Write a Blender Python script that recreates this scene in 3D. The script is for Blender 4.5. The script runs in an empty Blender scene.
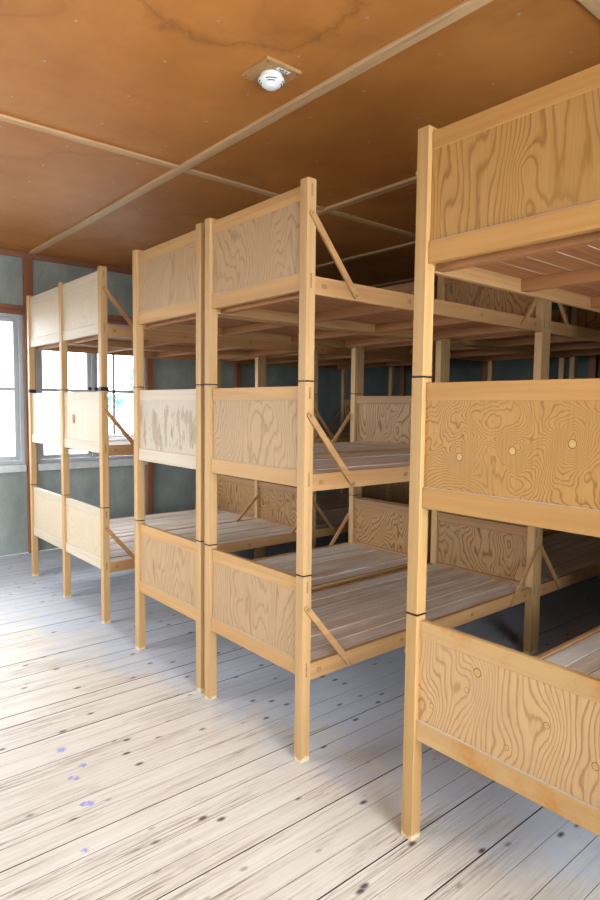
import bpy, bmesh, math, random
from mathutils import Vector, Matrix

random.seed(7)
sc = bpy.context.scene
COL = sc.collection

# ------------------------------------------------------------------ node helpers
class NT:
    def __init__(s, name):
        s.m = bpy.data.materials.new(name); s.m.use_nodes = True
        s.t = s.m.node_tree; s.t.nodes.clear()
        s.out = s.t.nodes.new('ShaderNodeOutputMaterial')
    def n(s, typ, ins=None, **props):
        nd = s.t.nodes.new('ShaderNode' + typ)
        for k, v in props.items(): setattr(nd, k, v)
        for k, v in (ins or {}).items():
            sock = nd.inputs[k]
            if isinstance(v, bpy.types.NodeSocket): s.t.links.new(v, sock)
            else: sock.default_value = v
        return nd
    def math(s, op, a, b=0.0, c=0.0, clamp=False):
        nd = s.n('Math', {0: a, 1: b, 2: c}, operation=op); nd.use_clamp = clamp
        return nd.outputs[0]
    def vmath(s, op, a, b=(0, 0, 0)):
        nd = s.n('VectorMath', {0: a, 1: b}, operation=op)
        return nd.outputs['Value'] if op in ('DISTANCE', 'LENGTH', 'DOT_PRODUCT') else nd.outputs[0]
    def noise(s, vec, scale, detail=3, rough=.5, dist=0.0):
        return s.n('TexNoise', {'Vector': vec, 'Scale': scale, 'Detail': detail, 'Roughness': rough, 'Distortion': dist}).outputs['Fac']
    def ramp(s, fac, stops, interp='LINEAR'):
        nd = s.n('ValToRGB', {'Fac': fac}); cr = nd.color_ramp; cr.interpolation = interp
        while len(cr.elements) < len(stops): cr.elements.new(.5)
        for e, (p, c) in zip(cr.elements, stops):
            e.position = p; e.color = (*c, 1) if not isinstance(c, float) else (c, c, c, 1)
        return nd.outputs['Color']
    def mix(s, fac, a, b, mode='MIX'):
        nd = s.n('Mix', data_type='RGBA', blend_type=mode)
        for k, v in ((0, fac), (6, a), (7, b)):
            if isinstance(v, bpy.types.NodeSocket): s.t.links.new(v, nd.inputs[k])
            else: nd.inputs[k].default_value = v if k == 0 else (*v, 1)
        return nd.outputs[2]
    def objvec(s, scale=(1, 1, 1), rand=True):
        v = s.n('TexCoord').outputs['Object']
        if rand:
            r = s.n('ObjectInfo').outputs['Random']
            off = s.n('CombineXYZ', {0: s.math('MULTIPLY', r, 17.3), 1: s.math('MULTIPLY', r, 31.7), 2: s.math('MULTIPLY', r, 23.1)}).outputs[0]
            v = s.vmath('ADD', v, off)
        return s.vmath('MULTIPLY', v, scale)
    def done(s, color, rough=.6, spec=.3, bump=None, bstr=.2, bdist=.002, metal=0.0):
        ins = {'Base Color': color if isinstance(color, bpy.types.NodeSocket) else (*color, 1), 'Roughness': rough,
               'Specular IOR Level': spec, 'Metallic': metal}
        p = s.n('BsdfPrincipled', ins)
        if bump is not None:
            b = s.n('Bump', {'Strength': bstr, 'Distance': bdist, 'Height': bump})
            s.t.links.new(b.outputs[0], p.inputs['Normal'])
        s.t.links.new(p.outputs[0], s.out.inputs[0])
        return s.m

def wood(name, axis, light, dark, rough=.55, streak=34.0, foot=False, wear=None):
    t = NT(name)
    sc_ = {'x': (1.1, streak, streak), 'y': (streak, 1.1, streak), 'z': (streak, streak, 1.1)}[axis]
    v = t.objvec(sc_)
    n1 = t.noise(v, 1.0, 4, .6, .6)
    lo = t.objvec({'x': (.5, 5, 5), 'y': (5, .5, 5), 'z': (5, 5, .5)}[axis])
    n2 = t.noise(lo, 1.0, 3)
    c = t.ramp(n1, [(.28, dark), (.62, light)])
    c = t.mix(t.ramp(n2, [(.42, .0), (.62, .45)]), c, tuple(a * .78 for a in light))
    kv = t.objvec({'x': (3, 26, 26), 'y': (26, 3, 26), 'z': (26, 26, 3)}[axis])
    kn = t.noise(kv, .35, 1)
    c = t.mix(t.ramp(kn, [(.70, .0), (.78, .7)]), c, tuple(a * .5 for a in dark))
    if wear:
        w = t.noise(t.objvec((7, 7, 7)), 1.0, 6, .7)
        c = t.mix(t.ramp(w, [(.5, .0), (.66, .8)]), c, wear)
    if foot:
        z = t.n('SeparateXYZ', {0: t.n('TexCoord').outputs['Object']}).outputs[2]
        zz = t.math('ADD', z, t.math('MULTIPLY', t.noise(t.objvec((40, 40, 40)), 1.0, 2), .05))
        c = t.mix(t.ramp(zz, [(.036, .55), (.046, .0)]), c, (.80, .70, .48))
    return t.done(c, rough, .35, n1, .12, .001)

def plywood(name, light, dark, knots=(), lines=30.0, contrast=1.0, peel=None, gy=.9, gz=.0, amp=.9, ns=(3.0, 1.2), kamp=.12):
    """rotary cut veneer: contour lines of a stretched height field, bending round the knots"""
    t = NT(name)
    raw = t.n('TexCoord').outputs['Object']
    v = t.objvec((1, 1, 1))
    warp = t.noise(t.vmath('MULTIPLY', v, (1, ns[0], ns[1])), 1.0, 2, .42, .5)
    fine = t.noise(t.vmath('MULTIPLY', v, (1, 22, 5)), 1.0, 3, .55)
    h = t.math('MULTIPLY', warp, amp)
    h = t.math('ADD', h, t.math('MULTIPLY', fine, .06))
    sp = t.n('SeparateXYZ', {0: v})
    h = t.math('ADD', h, t.math('MULTIPLY', sp.outputs[1], gy))
    h = t.math('ADD', h, t.math('MULTIPLY', sp.outputs[2], gz))
    for (ky, kz) in knots:
        d = t.vmath('DISTANCE', t.vmath('MULTIPLY', raw, (0, 1, .75)), (0, ky, kz * .75))
        g = t.math('POWER', 2.718, t.math('MULTIPLY', t.math('MULTIPLY', d, d), -420.0))
        h = t.math('ADD', h, t.math('MULTIPLY', g, kamp))
    if not knots:
        vo = t.n('TexVoronoi', {'Vector': t.vmath('MULTIPLY', v, (0, 2.6, 1.9)), 'Scale': 1.0}, feature='F1').outputs['Distance']
        h = t.math('ADD', h, t.math('MULTIPLY', t.ramp(vo, [(0, 1.0), (.28, .0)], 'EASE'), kamp))
    saw = t.math('FRACT', t.math('MULTIPLY', h, lines))
    mid = tuple(.6 * l + .4 * d for l, d in zip(light, dark))
    c = t.ramp(saw, [(0.0, mid), (.10, light), (.66, tuple(.9 * l + .1 * d for l, d in zip(light, dark))), (.84, dark), (.94, dark), (1.0, mid)])
    fade = t.noise(t.vmath('MULTIPLY', v, (1, 6, 3)), 1.0, 3, .6)
    c = t.mix(t.math('MULTIPLY', t.ramp(fade, [(.35, .0), (.65, 1.0)]), .35), c, tuple(.9 * l + .1 * d for l, d in zip(light, dark)))
    blot = t.noise(t.vmath('MULTIPLY', v, (1, 3, 2.2)), 1.3, 3)
    c = t.mix(t.math('MULTIPLY', t.ramp(blot, [(.38, .0), (.7, 1.0)]), .45), c, tuple(a * .80 for a in light))
    fib = t.noise(t.vmath('MULTIPLY', v, (1, 190, 9)), 1.0, 2)
    c = t.mix(t.math('MULTIPLY', t.ramp(fib, [(.45, .0), (.75, 1.0)]), .22), c, tuple(a * .8 for a in dark))
    if contrast < 1: c = t.mix(1 - contrast, c, light)
    if peel:
        z = t.n('SeparateXYZ', {0: raw}).outputs[2]
        low = t.ramp(t.math('ABSOLUTE', t.math('SUBTRACT', z, 1.40)), [(.09, .0), (.15, .16)])
        pv = t.math('SUBTRACT', t.noise(t.vmath('MULTIPLY', v, (1, 26, 6)), 1.0, 4, .6), low)
        c = t.mix(t.ramp(pv, [(.50, .0), (.53, .9)]), c, peel)
        pv2 = t.math('SUBTRACT', t.noise(t.vmath('ADD', t.vmath('MULTIPLY', v, (1, 55, 8)), (3, 1, 7)), 1.0, 4, .6), low)
        c = t.mix(t.ramp(pv2, [(.60, .0), (.63, .85)]), c, (.20, .13, .08))
    return t.done(c, .5, .35, saw, .05, .0006)

def flat(name, col, rough=.5, spec=.4, metal=0.0, var=.0, scale=8.0):
    t = NT(name)
    c = col
    if var:
        n = t.noise(t.objvec((1, 1, 1)), scale, 4, .6)
        c = t.ramp(n, [(.3, tuple(a * (1 - var) for a in col)), (.7, tuple(min(1, a * (1 + var)) for a in col))])
    return t.done(c, rough, spec, metal=metal)

M = {}
PL, PD = (.50, .30, .132), (.41, .23, .09)
M['post'] = wood('pine_post', 'z', PL, PD, foot=True)
M['rail_x'] = wood('pine_rail_long', 'x', (.46, .25, .105), (.34, .165, .06))
M['rail_y'] = wood('pine_rail_cross', 'y', (.50, .285, .115), (.40, .205, .072))
M['rail_warm'] = wood('pine_rail_lacquered', 'y', (.46, .235, .072), (.38, .18, .048))
M['rail_worn'] = wood('pine_rail_worn', 'y', (.55, .33, .14), (.46, .25, .09), wear=(.44, .19, .04))
M['post_warm'] = wood('pine_post_lacquered', 'z', (.47, .275, .105), (.39, .205, .07), foot=True)
M['rail_pale'] = wood('pine_rail_window_lit', 'y', (.55, .45, .34), (.46, .36, .255))  # rail pine made paler, window light worked into its colour
M['rail_head'] = wood('pine_rail_brown', 'y', (.36, .185, .075), (.27, .125, .045))
M['dust'] = flat('dusty_ledge', (.42, .40, .38), .9, .1, var=.15, scale=60)
M['end'] = flat('end_grain', (.30, .16, .065), .7, .2, var=.25, scale=60)
M['bearer'] = wood('rough_bearer', 'y', (.44, .19, .07), (.30, .12, .042))
M['edge'] = wood('lit_fresh_board_edge', 'x', (.56, .41, .26), (.44, .30, .18))  # fresh-cut edges, made paler for the light they catch
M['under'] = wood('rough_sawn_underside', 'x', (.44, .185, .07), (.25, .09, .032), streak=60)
M['band'] = flat('blackened_steel', (.010, .008, .008), .55, .4)
M['bolt'] = flat('dull_bolt', (.26, .17, .09), .45, .5, metal=.3)
M['plug'] = flat('veneer_plug', (.50, .31, .115), .55, .3, var=.15, scale=50)
M['plugrim'] = flat('plug_rim', (.11, .05, .02), .6, .3)
M['ply'] = plywood('fir_plywood', (.43, .275, .145), (.24, .13, .056), contrast=.75)
M['ply_head'] = plywood('fir_plywood_bold', (.40, .215, .082), (.10, .038, .012), lines=28, amp=1.3, gy=.5)
M['ply_pale'] = plywood('fir_plywood_window_lit', (.56, .44, .31), (.40, .28, .17), contrast=.55)  # lighter plywood copy, whitening by window light put into the colour
M['ply_peel'] = plywood('fir_plywood_peeling', (.47, .385, .29), (.36, .27, .18), contrast=.5, peel=(.33, .235, .15))
EY = -.0995
KM = [(.501 - EY, 1.385), (.312 - EY, 1.417), (.128 - EY, 1.448)]
KB = [(.408 - EY, .696), (.447 - EY, .625), (.170 - EY, .618), (.296 - EY, .495), (.025 - EY, .561), (.585 - EY, .518)]
KT = [(.309 - EY, 2.238), (.300 - EY, 2.120)]
M['ply_km'] = plywood('fir_plywood_lacquered_plugs', (.45, .23, .064), (.21, .09, .02), KM, lines=46, gy=.12, gz=.55, amp=.75, ns=(4.0, 4.5), kamp=.20)
M['ply_kb'] = plywood('fir_plywood_lacquered_knots', (.56, .345, .165), (.34, .165, .062), KB, lines=24, gy=2.2, amp=.9, ns=(3.2, 1.5), kamp=.09)
M['ply_kt'] = plywood('fir_plywood_lacquered_flame', (.43, .225, .068), (.24, .105, .024), KT, lines=19, gy=-1.7, amp=1.2, ns=(2.6, 1.1), kamp=.16)

def deck_mat():
    t = NT('weathered_deck_boards')
    r = t.n('NewGeometry').outputs['Random Per Island']
    off = t.n('CombineXYZ', {0: t.math('MULTIPLY', r, 40.0), 1: t.math('MULTIPLY', r, 13.0), 2: 0.0}).outputs[0]
    v = t.vmath('ADD', t.objvec(), off)
    n1 = t.noise(t.vmath('MULTIPLY', v, (1.6, 46, 20)), 1.0, 5, .65, .8)
    n2 = t.noise(t.vmath('MULTIPLY', v, (2.2, 7, 2)), 1.0, 4, .6)
    c = t.ramp(n1, [(.30, (.30, .19, .115)), (.48, (.60, .47, .37)), (.68, (.80, .70, .61))])
    c = t.mix(t.ramp(n2, [(.42, .0), (.66, .75)]), c, (.50, .30, .165))
    c = t.mix(t.math('MULTIPLY', r, .45), c, (.70, .63, .57))
    return t.done(c, .62, .3, n1, .25, .0015)
M['deck'] = deck_mat()

def floor_mat():
    t = NT('worn_floor_boards')
    r = t.n('NewGeometry').outputs['Random Per Island']
    raw = t.n('TexCoord').outputs['Object']
    off = t.n('CombineXYZ', {0: t.math('MULTIPLY', r, 55.0), 1: t.math('MULTIPLY', r, 3.0), 2: 0.0}).outputs[0]
    v = t.vmath('ADD', raw, off)
    g = t.noise(t.vmath('MULTIPLY', v, (1.0, 60, 1)), 1.0, 5, .65, 1.6)
    g2 = t.noise(t.vmath('MULTIPLY', v, (2.5, 110, 1)), 1.0, 4, .7, 1.0)
    pat = t.noise(t.vmath('MULTIPLY', v, (1.3, 6, 1)), 1.0, 4, .6)
    base = t.ramp(g, [(.26, (.50, .42, .335)), (.42, (.64, .57, .485)), (.60, (.71, .655, .58))])
    base = t.mix(t.math('MULTIPLY', r, .28), base, (.56, .485, .40))
    base = t.mix(t.math('MULTIPLY', t.ramp(pat, [(.45, .0), (.62, .9)]), t.ramp(g2, [(.50, .0), (.60, 1.0)])), base, (.20, .125, .075))
    # bluish skylight cast mixed into the board colour, under and round the beds
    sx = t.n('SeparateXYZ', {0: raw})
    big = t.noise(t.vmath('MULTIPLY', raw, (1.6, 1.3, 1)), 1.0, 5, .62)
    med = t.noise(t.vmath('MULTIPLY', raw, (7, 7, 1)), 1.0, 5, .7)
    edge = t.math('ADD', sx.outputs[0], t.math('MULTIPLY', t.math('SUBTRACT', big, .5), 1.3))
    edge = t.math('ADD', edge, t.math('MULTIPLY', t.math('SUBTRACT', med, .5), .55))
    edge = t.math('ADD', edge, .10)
    edge = t.math('ADD', edge, t.math('MULTIPLY', t.math('MAXIMUM', t.math('SUBTRACT', sx.outputs[1], 1.6), -.5), .22))  # painted cast spreads wider at the far end, for the window reflection there
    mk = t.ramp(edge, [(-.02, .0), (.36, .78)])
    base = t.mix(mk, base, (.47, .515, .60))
    stain = t.noise(t.vmath('MULTIPLY', raw, (2.4, 3.4, 1)), 1.0, 6, .7)
    base = t.mix(t.math('MULTIPLY', t.ramp(stain, [(.55, .0), (.75, 1.0)]), .45), base, (.40, .33, .28))
    # knots
    vo = t.n('TexVoronoi', {'Vector': t.vmath('MULTIPLY', v, (7.0, 14.0, 0)), 'Scale': 1.0, 'Randomness': 1.0})
    d = t.math('ADD', vo.outputs['Distance'], t.math('MULTIPLY', t.noise(t.vmath('MULTIPLY', v, (30, 60, 1)), 1.0, 2), .05))
    pick = t.math('GREATER_THAN', t.n('SeparateXYZ', {0: vo.outputs['Color']}).outputs[0], .42)
    kn = t.math('MULTIPLY', t.ramp(d, [(.10, .95), (.14, .6), (.21, .0)]), pick)
    base = t.mix(kn, base, (.06, .035, .028))
    # spots of blue paint
    for (bx, by, br) in ((-.73, 1.844, .016), (-.803, 1.783, .012), (-.785, 1.765, .012), (-.805, 1.575, .016), (-.83, 1.585, .013), (-.918, 1.336, .012), (-.76, 2.02, .02)):
        dd = t.vmath('DISTANCE', t.vmath('MULTIPLY', raw, (1, 1, 0)), (bx, by, 0))
        dd = t.math('ADD', dd, t.math('MULTIPLY', t.math('SUBTRACT', t.noise(raw, 70, 3, .7), .5), .05))
        base = t.mix(t.ramp(dd, [(br * .5, .75), (br * 1.3, .0)]), base, (.16, .18, .62))
    rough = t.ramp(g, [(.3, .58), (.7, .42)])
    p = t.done(base, .5, .42, g, .18, .0012)
    bs = [n for n in t.t.nodes if n.type == 'BSDF_PRINCIPLED'][0]
    t.t.links.new(rough, bs.inputs['Roughness'])
    return p
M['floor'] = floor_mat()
M['gap'] = flat('dark_underfloor', (.07, .05, .038), .9, .1)

def ceil_mat():
    t = NT('brown_hardboard')
    raw = t.n('TexCoord').outputs['Object']
    n1 = t.noise(raw, 2.2, 5, .6)
    n2 = t.noise(t.vmath('MULTIPLY', raw, (60, 8, 1)), 1.0, 3)
    c = t.ramp(n1, [(.3, (.45, .165, .036)), (.7, (.58, .235, .058))])
    c = t.mix(t.math('MULTIPLY', n2, .2), c, (.27, .11, .03))
    # water stains: tide lines where a slow noise crosses a level
    s = t.noise(t.vmath('ADD', raw, (3.1, .4, 0)), .62, 4, .5, .3)
    band = t.math('ABSOLUTE', t.math('SUBTRACT', s, .50))
    c = t.mix(t.math('MULTIPLY', t.ramp(band, [(.0, 1.0), (.012, .4), (.045, .0)]), .25), c, (.16, .055, .014))
    c = t.mix(t.math('MULTIPLY', t.ramp(s, [(.5, .0), (.56, 1.0)]), .12), c, (.30, .12, .03))
    # one old roof leak by the smoke detector
    ring = t.vmath('DISTANCE', t.vmath('MULTIPLY', raw, (1, 1, 0)), (-.33, 1.22, 0))
    ring = t.math('ADD', ring, t.math('MULTIPLY', t.math('SUBTRACT', t.noise(raw, 4.0, 5, .6), .5), .42))
    c = t.mix(t.math('MULTIPLY', t.ramp(t.math('ABSOLUTE', t.math('SUBTRACT', ring, .40)), [(.0, 1.0), (.012, .45), (.05, .0)]), .5), c, (.16, .055, .014))
    return t.done(c, .5, .25, n1, .05, .002)
M['ceiling'] = ceil_mat()
M['batten'] = wood('ceiling_batten_wood_long', 'y', (.66, .42, .22), (.52, .29, .13))
M['batten_x'] = wood('ceiling_batten_wood_cross', 'x', (.66, .42, .22), (.52, .29, .13))
M['stud'] = wood('brown_stained_stud', 'z', (.30, .115, .055), (.20, .07, .032))
M['stud_x'] = wood('brown_stained_lintel', 'x', (.32, .13, .075), (.21, .08, .042))

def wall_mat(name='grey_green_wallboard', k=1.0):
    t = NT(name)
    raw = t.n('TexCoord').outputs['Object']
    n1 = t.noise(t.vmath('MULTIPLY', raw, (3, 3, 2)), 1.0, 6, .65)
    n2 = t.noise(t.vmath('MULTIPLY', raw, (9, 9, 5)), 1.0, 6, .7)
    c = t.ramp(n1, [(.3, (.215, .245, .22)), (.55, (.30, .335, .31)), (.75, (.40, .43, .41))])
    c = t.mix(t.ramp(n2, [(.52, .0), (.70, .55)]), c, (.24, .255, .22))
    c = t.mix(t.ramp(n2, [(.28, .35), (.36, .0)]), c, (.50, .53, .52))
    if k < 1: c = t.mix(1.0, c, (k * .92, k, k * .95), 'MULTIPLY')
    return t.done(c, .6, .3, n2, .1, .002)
M['wall'] = wall_mat()
M['wall_shaded'] = wall_mat('shaded_wallboard', .34)  # same wall paint, with the shade of the inner side multiplied in
M['white_paint'] = flat('pale_grey_window_paint', (.46, .48, .50), .45, .4, var=.08)
M['sill'] = flat('pale_sill_paint', (.58, .60, .60), .5, .4, var=.12, scale=12)
M['iron'] = flat('dark_iron', (.03, .028, .026), .5, .5, metal=.5)
M['plastic'] = flat('white_plastic', (.86, .86, .84), .35, .5)
M['plastic_dark'] = flat('dark_slot', (.05, .05, .05), .6, .3)
M['plate'] = flat('label_card', (.78, .80, .78), .5, .4)
M['ink'] = flat('label_ink', (.02, .02, .02), .6, .3)
M['nail'] = flat('nail_head', (.42, .36, .28), .4, .5, metal=.4)
M['yard'] = flat('pale_gravel', (.20, .195, .18), .9, .1, var=.15, scale=3)
M['leaf'] = flat('green_leaf', (.06, .26, .14), .6, .3, var=.3, scale=2)
M['bark'] = flat('bark', (.16, .11, .08), .9, .1)

def glass_mat():
    t = NT('window_glass')
    fr = t.n('Fresnel', {'IOR': 1.35})
    tr = t.n('BsdfTransparent', {'Color': (.97, .98, .98, 1)})
    gl = t.n('BsdfGlossy', {'Roughness': .02})
    mx = t.n('MixShader', {0: fr.outputs[0], 1: tr.outputs[0], 2: gl.outputs[0]})
    t.t.links.new(mx.outputs[0], t.out.inputs[0])
    return t.m
M['glass'] = glass_mat()

# ------------------------------------------------------------------ mesh helpers
class B:
    """collects shapes of one part; build() links them as one mesh object"""
    def __init__(s): s.bm = bmesh.new(); s.mats = []
    def mi(s, m):
        if m not in s.mats: s.mats.append(m)
        return s.mats.index(m)
    def box(s, x0, x1, y0, y1, z0, z1, m, bev=.0015, endmat=None, endaxis=None, jig=0.0):
        bm = bmesh.new()
        vs = [bm.verts.new((x, y, z)) for x in (x0, x1) for y in (y0, y1) for z in (z0, z1)]
        for f in ((0, 1, 3, 2), (4, 6, 7, 5), (0, 4, 5, 1), (2, 3, 7, 6), (0, 2, 6, 4), (1, 5, 7, 3)):
            bm.faces.new([vs[i] for i in f])
        bmesh.ops.recalc_face_normals(bm, faces=bm.faces)
        if bev: bmesh.ops.bevel(bm, geom=list(bm.edges), offset=bev, segments=1, affect='EDGES', profile=.5)
        a = s.mi(m); e = s.mi(endmat) if endmat else a
        for f in bm.faces:
            f.material_index = a
            if endmat and abs(f.normal['xyz'.index(endaxis)]) > .9: f.material_index = e
        s._add(bm)
    def _add(s, bm):
        me = bpy.data.meshes.new('tmp'); bm.to_mesh(me); bm.free()
        s.bm.from_mesh(me); bpy.data.meshes.remove(me)
    def prism(s, pts, axis, a0, a1, m):
        """extrude a 2D outline along an axis; pts are the two other coordinates in xyz order"""
        bm = bmesh.new()
        def P(p, a):
            l = list(p); l.insert('xyz'.index(axis), a); return l
        lo = [bm.verts.new(P(p, a0)) for p in pts]; hi = [bm.verts.new(P(p, a1)) for p in pts]
        bm.faces.new(lo); bm.faces.new(hi[::-1]); n = len(pts)
        for i in range(n): bm.faces.new((lo[i], hi[i], hi[(i + 1) % n], lo[(i + 1) % n]))
        bmesh.ops.recalc_face_normals(bm, faces=bm.faces)
        k = s.mi(m)
        for f in bm.faces: f.material_index = k
        s._add(bm)
    def disc(s, c, axis, r, h, m, seg=14, ry=None):
        i = 'xyz'.index(axis); o = [k for k in range(3) if k != i]
        pts = [(c[o[0]] + r * math.cos(t), c[o[1]] + (ry or r) * math.sin(t)) for t in [2 * math.pi * k / seg for k in range(seg)]]
        s.prism(pts, axis, c[i], c[i] + h, m)
    def lathe(s, prof, c, m, seg=28):
        bm = bmesh.new(); rings = []
        for r, z in prof:
            rings.append([bm.verts.new((c[0] + r * math.cos(2 * math.pi * k / seg), c[1] + r * math.sin(2 * math.pi * k / seg), c[2] + z)) for k in range(seg)])
        for a, b in zip(rings, rings[1:]):
            for k in range(seg): bm.faces.new((a[k], a[(k + 1) % seg], b[(k + 1) % seg], b[k]))
        bm.faces.new(rings[0]); bm.faces.new(rings[-1])
        bmesh.ops.recalc_face_normals(bm, faces=bm.faces)
        k = s.mi(m)
        for f in bm.faces: f.material_index = k; f.smooth = True
        s._add(bm)
    def build(s, name, parent=None, loc=None):
        me = bpy.data.meshes.new(name); s.bm.to_mesh(me); s.bm.free()
        for m in s.mats: me.materials.append(m)
        o = bpy.data.objects.new(name, me); COL.objects.link(o)
        if parent: o.parent = parent
        if loc: o.location = loc
        return o

def onebox(name, parent, *a, **k):
    b = B(); b.box(*a, **k); return b.build(name, parent)
def thing(name, label, cat, loc=(0, 0, 0), group=None):
    o = bpy.data.objects.new(name, None); COL.objects.link(o); o.location = loc
    o['label'] = label; o['category'] = cat
    if group: o['group'] = group
    return o
def struct(o): o['kind'] = 'structure'; return o

# ------------------------------------------------------------------ bunks
PW, TIER, LEN = .0485, .8255, 1.93
BRTOP, BRBOT = (.021, .680), (.281, .377)

def brace(root, xa, xb, za, zb, y0, y1):
    """flat strut with rounded ends bolted to a post (xa, za) and a side rail (xb, zb)"""
    b = B(); w = .0135
    ang = math.atan2(zb - za, xb - xa); pts = []
    for cx, cz, s0 in ((xb, zb, ang - math.pi / 2), (xa, za, ang + math.pi / 2)):
        for k in range(9):
            t = s0 + math.pi * k / 8; pts.append((cx + w * math.cos(t), cz + w * math.sin(t)))
    b.prism(pts, 'y', y0, y1, M['rail_x'])
    o = b.build('brace', root)
    ys, h = (y0, -.0035) if abs(y0) > abs(y1) or y0 < 0 else (y1, .0035)
    for cx, cz in ((xa, za), (xb, zb)):
        k = B(); k.disc((cx, ys, cz), 'y', .006, h, M['bolt'], 10); k.build('bolt', o)

def bunk(label, x0, y0, bays, group, front=None, fronts=None, braces=('near', 'far'), plugs=None, big_clamp=(), warm=False, mid_brace=False, rails=None):
    """bays: list of post y offsets (near faces, from the near end). front: plywood material per (tier, bay)."""
    root = thing('bunk_bed', label, 'bunk bed', (x0, y0, 0), group)
    fronts = fronts or {}
    rails = rails or {}
    nb = len(bays)
    pm = M['post_warm'] if warm else M['post']
    bands_z = [TIER - .003, 2 * TIER - .003]
    for iy, y in enumerate(bays):
        for end in (0, 1):
            px = 0 if end == 0 else LEN - PW
            b = B()
            for t in range(3):
                b.box(px, px + PW, y, y + PW, t * TIER, (t + 1) * TIER - .005, pm, .002)
            p = b.build('post', root)
            for kz, z in enumerate(bands_z):
                big = end == 0 and (iy, kz) in big_clamp
                h, pr = (.024, .004) if big else (.0035, .0012)
                onebox('joint_clamp', p, px - pr, px + PW + pr, y - pr, y + PW + pr, z - h / 2 - (.004 if big else 0), z + h / 2, M['band'], 0)
    for t in range(3):
        zb = t * TIER
        for i in range(nb - 1):
            ya, yb = bays[i] + PW, bays[i + 1]
            for end in (0, 1):
                f = (lambda a, c: (a, c)) if end == 0 else (lambda a, c: (LEN - c, LEN - a))
                pmat = fronts.get((t, i), M['ply']) if end == 0 else M['ply_head']
                rm = (rails.get((t, i)) or (M['rail_warm'] if warm else M['rail_y'])) if end == 0 else M['rail_head']
                b = B()
                xs = f(.0185, .0265)
                b.box(*xs, ya - .004, yb + .004, zb + .430, zb + .760, pmat, 0)
                if end == 0 and plugs and t in plugs:
                    for (ky, kz, kr) in plugs[t]:
                        b.disc((xs[0], ky, kz), 'x', kr, -.0003, M['plugrim'], 16, kr * 1.1)
                        b.disc((xs[0], ky, kz), 'x', kr * .84, -.0006, M['plug'], 16, kr * .94)
                bd = b.build('footboard' if end == 0 else 'headboard', root)
                for nm, zz0, zz1, xa, xc in (('top_rail', .742, .803, .0165, .040), ('bottom_rail', .374, .446, .0105, .040)):
                    r = B(); r.box(*f(xa, xc), ya, yb, zb + zz0, zb + zz1, rm, .002)
                    r.box(*f(.0195, .0295), ya - PW - .0004, ya, zb + zz0 + .006, zb + zz1 - .006, rm, 0, M['end'], 'y')
                    r.box(*f(.0195, .0295), yb, yb + PW + .0004, zb + zz0 + .006, zb + zz1 - .006, rm, 0, M['end'], 'y')
                    if end == 0 and nm == 'bottom_rail': r.box(.0125, .0184, ya, yb, zb + zz1, zb + zz1 + .0012, M['dust'], 0)
                    r.build(nm, bd)
            # long rails: one on each outer side, one shared at a middle post
        for i, y in enumerate(bays):
            if i == 0: r0, r1 = y + .003, y + .027
            elif i == nb - 1: r0, r1 = y + PW - .027, y + PW - .003
            else: r0, r1 = y + .008, y + .040
            onebox('side_rail', root, PW, LEN - PW, r0, r1, zb + .357, zb + .432, M['rail_x'], .002)
        for i in range(nb - 1):
            ya = bays[i] + (.027 if i == 0 else .040); yb = bays[i + 1] + (PW - .027 if i == nb - 2 else .008)
            for bx in (.10, .65, 1.25, 1.80):
                b = B(); b.box(bx - .022, bx + .022, ya, yb, zb + .362, zb + .409, M['bearer'], .002)
                if i == 0: b.box(bx - .014, bx + .014, bays[0] + .0024, ya, zb + .385, zb + .405, M['bearer'], 0, M['end'], 'y')
                if i == nb - 2: b.box(bx - .014, bx + .014, yb, bays[-1] + PW - .0024, zb + .385, zb + .405, M['bearer'], 0, M['end'], 'y')
                b.build('bearer', root)
            d = B(); n = 7; wid = (yb - ya - .012) / n
            for k in range(n):
                g = random.uniform(.0005, .0015) if t == 2 else random.uniform(.005, .012); dz = random.uniform(-.001, .006)
                yy = ya + .006 + k * wid
                d.box(.043 + random.uniform(0, .006), LEN - .043, yy + g / 2, yy + wid - g / 2, zb + .409, zb + .427 + dz, M['deck'], .0012, M['edge'] if random.random() < .7 else None, 'y')
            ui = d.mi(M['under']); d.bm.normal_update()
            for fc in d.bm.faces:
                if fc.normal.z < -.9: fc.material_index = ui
            d.build('bed_deck', root)
        za, zc = zb + BRTOP[1], zb + BRBOT[1]
        yn, yf = bays[0], bays[-1] + PW
        for side, (c0, c1) in (('near', (yn - .011, yn - .0002)), ('far', (yf + .0002, yf + .011))):
            if side in braces:
                brace(root, BRTOP[0], BRBOT[0], za, zc, c0, c1)
                brace(root, LEN - BRTOP[0], LEN - BRBOT[0], za, zc, c0, c1)
        if mid_brace:
            ym = bays[1]
            brace(root, LEN - BRTOP[0], LEN - BRBOT[0], za, zc + .06, ym - .011, ym - .0002)
    return root

G1, G2 = 'three-tier bunks along the aisle', 'three-tier bunks of the inner row'
P1, P2, P3, P4, P5, P6, P7, P8 = 4.992, 4.197, 3.437, 2.854, 2.111, 2.005, 1.261, .6435
XA, XC, XE = .032, .012, -.008
E0 = P8 - .743
bunk('nearest three-tier wooden bunk with honey coloured knotty plywood end, cut off at the right', XE, E0, [0, P8 - E0], G1, warm=True,
     fronts={(0, 0): M['ply_kb'], (1, 0): M['ply_km'], (2, 0): M['ply_kt']}, rails={(0, 0): M['rail_worn']},
     plugs={1: [(y, z, .0125) for y, z in KM], 0: [(y, z, r) for (y, z), r in zip(KB, (.014, .009, .010, .009, .011, .009))]})
bunk('three-tier wooden bunk behind the nearest one across the narrow gap, its strutted side showing', 0, P7, [0, P6 - P7], G1, braces=('near',))
bunk('three-tier wooden bunk with peeling pale veneer on its middle end board', XC, P5, [0, P4 - P5], G1, braces=('far',),
     fronts={(1, 0): M['ply_peel']}, rails={(1, 0): M['rail_pale']})
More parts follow.
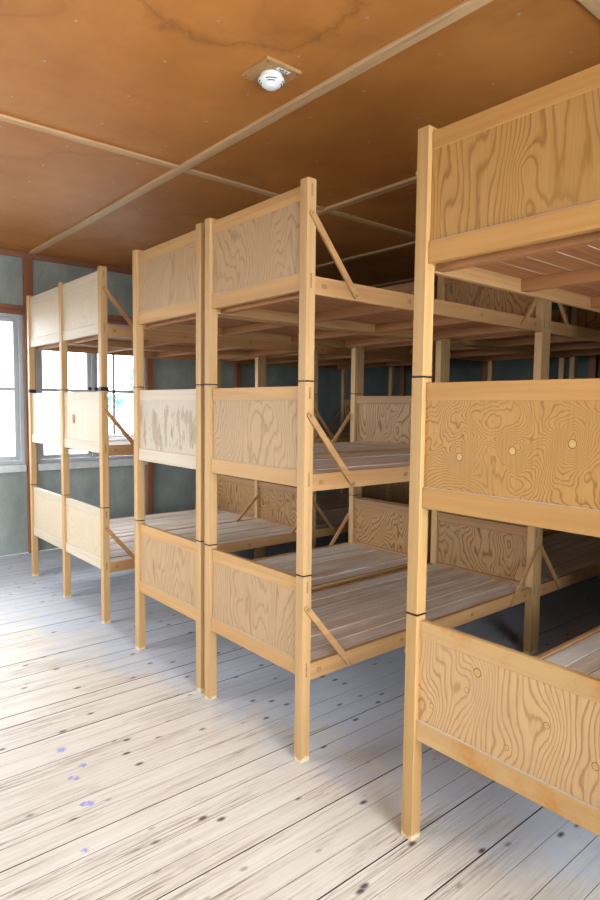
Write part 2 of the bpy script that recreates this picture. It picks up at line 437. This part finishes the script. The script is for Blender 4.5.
ab = bunk('double-width three-tier wooden bunk standing by the back wall windows', XA, P3, [0, P2 - P3, P1 - P3], G1,
     fronts={(t, i): M['ply_pale'] for t in range(3) for i in range(2)}, rails={(t, i): M['rail_pale'] for t in range(3) for i in range(2)}, big_clamp={(0, 1), (2, 1)}, mid_brace=True)
blk = onebox('wooden_block', ab, .0085, .0195, .566 - .012, .566 + .012, 1.395, 1.462, M['rail_x'], .002)
X2 = LEN + .004
bunk('inner-row three-tier bunk head to head with the strutted bunk nearest the narrow gap', X2, P7, [0, P6 - P7], G2, braces=('near',))
bunk('inner-row three-tier bunk head to head with the bunk whose veneer is peeling', X2 + XC, P5, [0, P4 - P5], G2, braces=('far',))
bunk('inner-row double-width three-tier bunk behind the one by the back windows', X2 + XA, P3, [0, P2 - P3, P1 - P3], G2)

# ------------------------------------------------------------------ room
XL, XR, YF, YB, ZC = -3.3, 4.70, -1.55, 5.95, 3.05
b = B(); y = 1.305 - .107 * 43
bd_w = .107
while y < YB:
    y0, y1 = max(y, YF), min(y + bd_w, YB)
    if y1 - y0 > .01:
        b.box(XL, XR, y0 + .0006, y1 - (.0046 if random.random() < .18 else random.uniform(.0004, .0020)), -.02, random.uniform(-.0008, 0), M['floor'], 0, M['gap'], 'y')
    y += bd_w
b.box(XL, XR, YF, YB, -.06, -.021, M['gap'], 0)
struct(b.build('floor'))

b = B()
b.box(XL, XR, YF, YB, ZC, ZC + .05, M['ceiling'], 0)
yy = YF + .2
while yy < YB:
    xx = XL + .1
    while xx < XR:
        b.disc((xx + random.uniform(-.03, .03), yy + random.uniform(-.03, .03), ZC), 'z', .0072, -.0015, M['nail'], 8)
        xx += .415
    yy += .40
struct(b.build('ceiling'))
tn = [0]
def trim(*a, **k):
    tn[0] += 1
    return struct(onebox('trim_%d' % tn[0], None, *a, **k))
for bx in (.35, 1.60, 2.85, 4.10):
    trim(bx - .030, bx + .030, YF, YB - .05, ZC - .020, ZC, M['batten'], .003)
for by in (.45, 2.91):
    xs = [XL, .32, .38, 1.57, 1.63, 2.82, 2.88, 4.07, 4.13, XR]
    for a, c in zip(xs[::2], xs[1::2]):
        trim(a, c, by - .027, by + .027, ZC - .016, ZC, M['batten_x'], .003)

# window openings: (u0, u1) along the wall, z range
WZ0, WZ1 = .92, 2.43
FZ0, FZ1 = .45, 2.75
BACKW = [(-1.02, .262), (.384, 1.60)]
LEFTW = [(2.5, 5.65)]
UNSEEN_FRONTW = [(-3.1, .45)]  # unseen window, sized to brighten the near post faces
T = .16
def wall(name, to, u0, u1, wins, m, WZ0=WZ0, WZ1=WZ1):
    """a wall with openings; to(u0,u1,w0,w1,z0,z1) maps wall coordinates to a box"""
    b = B(); cur = u0
    for a, c in sorted(wins):
        b.box(*to(cur, a, 0, T, 0, ZC), m, 0)
        b.box(*to(a, c, 0, T, 0, WZ0), m, 0); b.box(*to(a, c, 0, T, WZ1, ZC), m, 0)
        cur = c
    b.box(*to(cur, u1, 0, T, 0, ZC), m, 0)
    return struct(b.build(name))
to_back = lambda u0, u1, w0, w1, z0, z1: (u0, u1, YB + w0, YB + w1, z0, z1)
to_left = lambda u0, u1, w0, w1, z0, z1: (XL - w1, XL - w0, u0, u1, z0, z1)
to_front = lambda u0, u1, w0, w1, z0, z1: (u0, u1, YF - w1, YF - w0, z0, z1)
wall('wall_back', to_back, XL, XR, BACKW, M['wall'])
wall('wall_left', to_left, YF, YB, LEFTW, M['wall'])
wall('wall_front', to_front, XL, XR, UNSEEN_FRONTW, M['wall'], FZ0, FZ1)
struct(onebox('wall_right', None, XR, XR + T, YF, YB, 0, ZC, M['wall_shaded'], 0))

wn = [0]
def window(to, u0, u1, vbars=(), latch=True, WZ0=WZ0, WZ1=WZ1):
    wn[0] += 1
    root = bpy.data.objects.new('window_%d' % wn[0], None); COL.objects.link(root); struct(root)
    m = M['white_paint']; um = (u0 + u1) / 2; f = .035
    b = B()
    b.box(*to(u0, u0 + f, .01, .10, WZ0, WZ1), m, .003); b.box(*to(u1 - f, u1, .01, .10, WZ0, WZ1), m, .003)
    b.box(*to(u0 + f, u1 - f, .01, .10, WZ1 - f, WZ1), m, .003); b.box(*to(u0 + f, u1 - f, .01, .10, WZ0, WZ0 + f), m, .003)
    b.box(*to(um - .016, um + .016, .02, .10, WZ0 + f, WZ1 - f), m, .003)
    b.build('window_frame', root)
    for si, (a, c) in enumerate(((u0 + f + .003, um - .018), (um + .018, u1 - f - .003))):
        s = B(); w = .042; z0, z1 = WZ0 + f + .003, WZ1 - f - .003
        s.box(*to(a, a + w, .035, .075, z0, z1), m, .003); s.box(*to(c - w, c, .035, .075, z0, z1), m, .003)
        s.box(*to(a + w, c - w, .035, .075, z0, z0 + w), m, .003); s.box(*to(a + w, c - w, .035, .075, z1 - w, z1), m, .003)
        s.box(*to(a + w, c - w, .045, .068, 1.664, 1.698), m, .002)
        for vb in vbars:
            if a < vb < c: s.box(*to(vb - .013, vb + .013, .045, .068, z0 + w, z1 - w), m, .002)
        so = s.build('window_sash', root)
        onebox('pane', so, *to(a + w, c - w, .054, .058, z0 + w, z1 - w), M['glass'], 0)
        if latch:
            k = B(); ku = c - .02 if si == 0 else a + .02
            k.box(*to(ku - .02, ku + .02, .012, .036, 1.69, 1.72), M['iron'], .003)
            k.box(*to(ku - .02, ku + .02, .012, .036, 1.01, 1.03), M['iron'], .003); k.build('latch', so)
    onebox('window_sill', root, *to(u0 - .0, u1 + .0, -.05, .03, WZ0 - .075, WZ0 - .0), M['sill'], .004)
    return root
window(to_back, *BACKW[0], vbars=(-.70,))
window(to_back, *BACKW[1], vbars=(1.24,))
for w in LEFTW: window(to_left, *w, vbars=(w[0] + .55, w[1] - .55))
for w in UNSEEN_FRONTW: window(to_front, *w, vbars=(w[0] + .88, w[1] - .88), WZ0=FZ0, WZ1=FZ1)

# brown framing of the back wall and the side walls
trim(XL, XR, YB - .030, YB, ZC - .062, ZC, M['stud_x'], .003)
for u0, u1 in ((.272, .358), (1.60, 1.675), (2.83, 2.90), (4.0, 4.07), (-1.12, -1.03)):
    trim(u0, u1, YB - .045, YB, 0, ZC - .062, M['stud'], .003)
trim(-1.03, .272, YB - .028, YB, WZ1 - .005, WZ1 + .085, M['stud_x'], .003)
trim(.358, 1.60, YB - .028, YB, WZ1 - .005, WZ1 + .085, M['stud_x'], .003)
trim(XL, -.12, YB - .02, YB, 0, .05, M['stud_x'], .003)
for y in (4.7, 3.45, 2.2, .95, -.3, -1.55):
    trim(XR - .04, XR, y, y + .075, 0, ZC, M['stud'], .003)

# ------------------------------------------------------------------ smoke detector on its board
c = Vector((.090, 1.629, ZC))
sd = thing('smoke_detector', 'white round smoke detector on a square wooden board on the brown ceiling', 'smoke detector', c)
onebox('mounting_board', sd, -.098, .098, -.098, .098, -.015, 0, M['rail_y'], .002)
b = B(); b.lathe([(.050, -.015), (.051, -.024), (.048, -.027), (.048, -.030), (.0585, -.033), (.0600, -.040), (.0555, -.050), (.0445, -.059), (.032, -.065), (.028, -.071), (.018, -.0745), (.006, -.0755)], (0, 0, 0), M['plastic'], 36)
b.build('housing', sd)
b = B()
for k in range(4):
    for r, z, hw in ((.0548, -.0500, 26), (.0470, -.0570, 22)):
        mid = math.radians(-127 + 90 * k); t0 = mid - math.radians(hw); t1 = mid + math.radians(hw); n = 8
        pts = [((r + .0015) * math.cos(t0 + (t1 - t0) * j / n), (r + .0015) * math.sin(t0 + (t1 - t0) * j / n)) for j in range(n + 1)]
        pts += [((r - .004) * math.cos(t1 - (t1 - t0) * j / n), (r - .004) * math.sin(t1 - (t1 - t0) * j / n)) for j in range(n + 1)]
        b.prism(pts, 'z', z - .0018, z + .0018, M['plastic_dark'])
b.build('vent_slot', sd)
b = B()
for sx in (-1, 1):
    for sy in (-1, 1): b.disc((sx * .082, sy * .082, -.015), 'z', .004, -.001, M['iron'], 10)
b.build('screw', sd)
tag = onebox('number_plate', sd, -.008, .062, -.0105, .0105, -.0018, .0, M['plate'], .0005)
tag.location = (-.012, -.066, -.0150); tag.rotation_euler = (0, 0, 0)
cu = bpy.data.curves.new('plate_lettering', 'FONT'); cu.body = 'NR 9'; cu.size = .020; cu.align_x = 'CENTER'; cu.align_y = 'CENTER'; cu.extrude = .0002; cu.offset = .0003
cu.materials.append(M['ink'])
tmp = bpy.data.objects.new('tmp_text', cu); COL.objects.link(tmp); bpy.context.view_layer.update()
lm = bpy.data.meshes.new_from_object(tmp.evaluated_get(bpy.context.evaluated_depsgraph_get())); bpy.data.objects.remove(tmp)
to_ = bpy.data.objects.new('lettering', lm); COL.objects.link(to_); to_.parent = tag
to_.location = (.027, 0, -.0022); to_.rotation_euler = (math.pi, 0, 0)

# ------------------------------------------------------------------ outside
g = onebox('ground_outside', None, -40, 60, YB + 1.0, 90, -.62, -.60, M['yard'], 0); struct(g)
g = onebox('ground_outside_left', None, -60, XL - .8, -40, YB + .9, -.62, -.60, M['yard'], 0); struct(g)
struct(onebox('wall_outside', None, -6, 14, 20.9, 21.1, -.6, 1.35, M['sill'], 0))
def tree(name, label, x, y, h, rx, zlow, n, cat):
    root = thing(name, label, cat, (x, y, -.60))
    b = B(); b.lathe([(.10, 0), (.07, h * .5), (.02, h * .92)], (0, 0, 0), M['bark'], 8); b.build('trunk', root)
    bm = bmesh.new(); rnd = random.Random(int(x * 10))
    for _ in range(n):
        t = rnd.uniform(0, 1); z = zlow + (h - zlow) * t
        rr = rx * math.sin(math.pi * min(.97, .12 + .85 * t)) * math.sqrt(rnd.random()); a = rnd.uniform(0, 6.283)
        p = Vector((rr * math.cos(a), rr * math.sin(a), z)); s = rnd.uniform(.05, .11)
        q = Matrix.Rotation(rnd.uniform(0, 6.28), 3, Vector((rnd.uniform(-1, 1), rnd.uniform(-1, 1), rnd.uniform(-1, 1))).normalized())
        bm.faces.new([bm.verts.new(p + q @ Vector(v)) for v in ((-s, 0, 0), (0, -s * .5, 0), (s, 0, 0), (0, s * .5, 0))])
    me = bpy.data.meshes.new('foliage'); bm.to_mesh(me); bm.free(); me.materials.append(M['leaf'])
    o = bpy.data.objects.new('foliage', me); COL.objects.link(o); o.parent = root
tree('garden_tree', 'slim green tree outside the right-hand sash of the back window', 9.05, 22.0, 3.5, .26, 2.55, 260, 'tree')
tree('garden_shrub', 'low green shrub outside, below the slim tree', 8.5, 22.6, 2.5, .5, 2.0, 260, 'shrub')
tree('garden_shrub', 'low green shrub outside, seen just right of the post beside the window', 7.35, 22.2, 2.45, .42, 2.0, 220, 'shrub')

# ------------------------------------------------------------------ light: overcast sky through the windows
w = bpy.data.worlds.new('sky'); sc.world = w; w.use_nodes = True
nt = w.node_tree; nt.nodes.clear()
bg = nt.nodes.new('ShaderNodeBackground'); ow = nt.nodes.new('ShaderNodeOutputWorld')
bg.inputs[0].default_value = (.86, .93, 1.0, 1); bg.inputs[1].default_value = 1.0
nt.links.new(bg.outputs[0], ow.inputs[0])
def portal(name, loc, rot, sx, sy):
    l = bpy.data.lights.new(name, 'AREA'); l.shape = 'RECTANGLE'; l.size = sx; l.size_y = sy
    l.cycles.is_portal = True
    o = bpy.data.objects.new(name, l); COL.objects.link(o); o.location = loc; o.rotation_euler = rot
zc, zh = (WZ0 + WZ1) / 2, WZ1 - WZ0
for a, c in LEFTW: portal('window_portal', (XL - T, (a + c) / 2, zc), (0, -math.pi / 2, 0), zh, c - a)
for a, c in BACKW: portal('window_portal', ((a + c) / 2, YB + T, zc), (-math.pi / 2, 0, 0), c - a, zh)
for a, c in UNSEEN_FRONTW: portal('window_portal', ((a + c) / 2, YF - T, (FZ0 + FZ1) / 2), (math.pi / 2, 0, 0), c - a, FZ1 - FZ0)

# ------------------------------------------------------------------ camera
R_ = Vector((.76394274, -.64518366, .01138111)); U_ = Vector((.03701857, .06142727, .99742484)); F_ = Vector((.64422132, .76155416, -.07081069))
cam = bpy.data.cameras.new('camera'); cam.sensor_fit = 'HORIZONTAL'; cam.sensor_width = 36; cam.lens = 622.74 / 600 * 36
cam.clip_start = .02; cam.clip_end = 200
co = bpy.data.objects.new('camera', cam); COL.objects.link(co)
m3 = Matrix((R_, U_, -F_)).transposed()
co.matrix_world = Matrix.Translation((-1.68828, -.70455, 1.54539)) @ m3.to_4x4()
sc.camera = co

vs = sc.view_settings
vs.view_transform = 'Standard'; vs.look = 'None'; vs.gamma = 1.0; vs.use_curve_mapping = False
vs.exposure = 4.25
sc.cycles.use_denoising = True
sc.cycles.max_bounces = 10; sc.cycles.diffuse_bounces = 3; sc.cycles.transparent_max_bounces = 12
sc.cycles.sample_clamp_indirect = 6.0
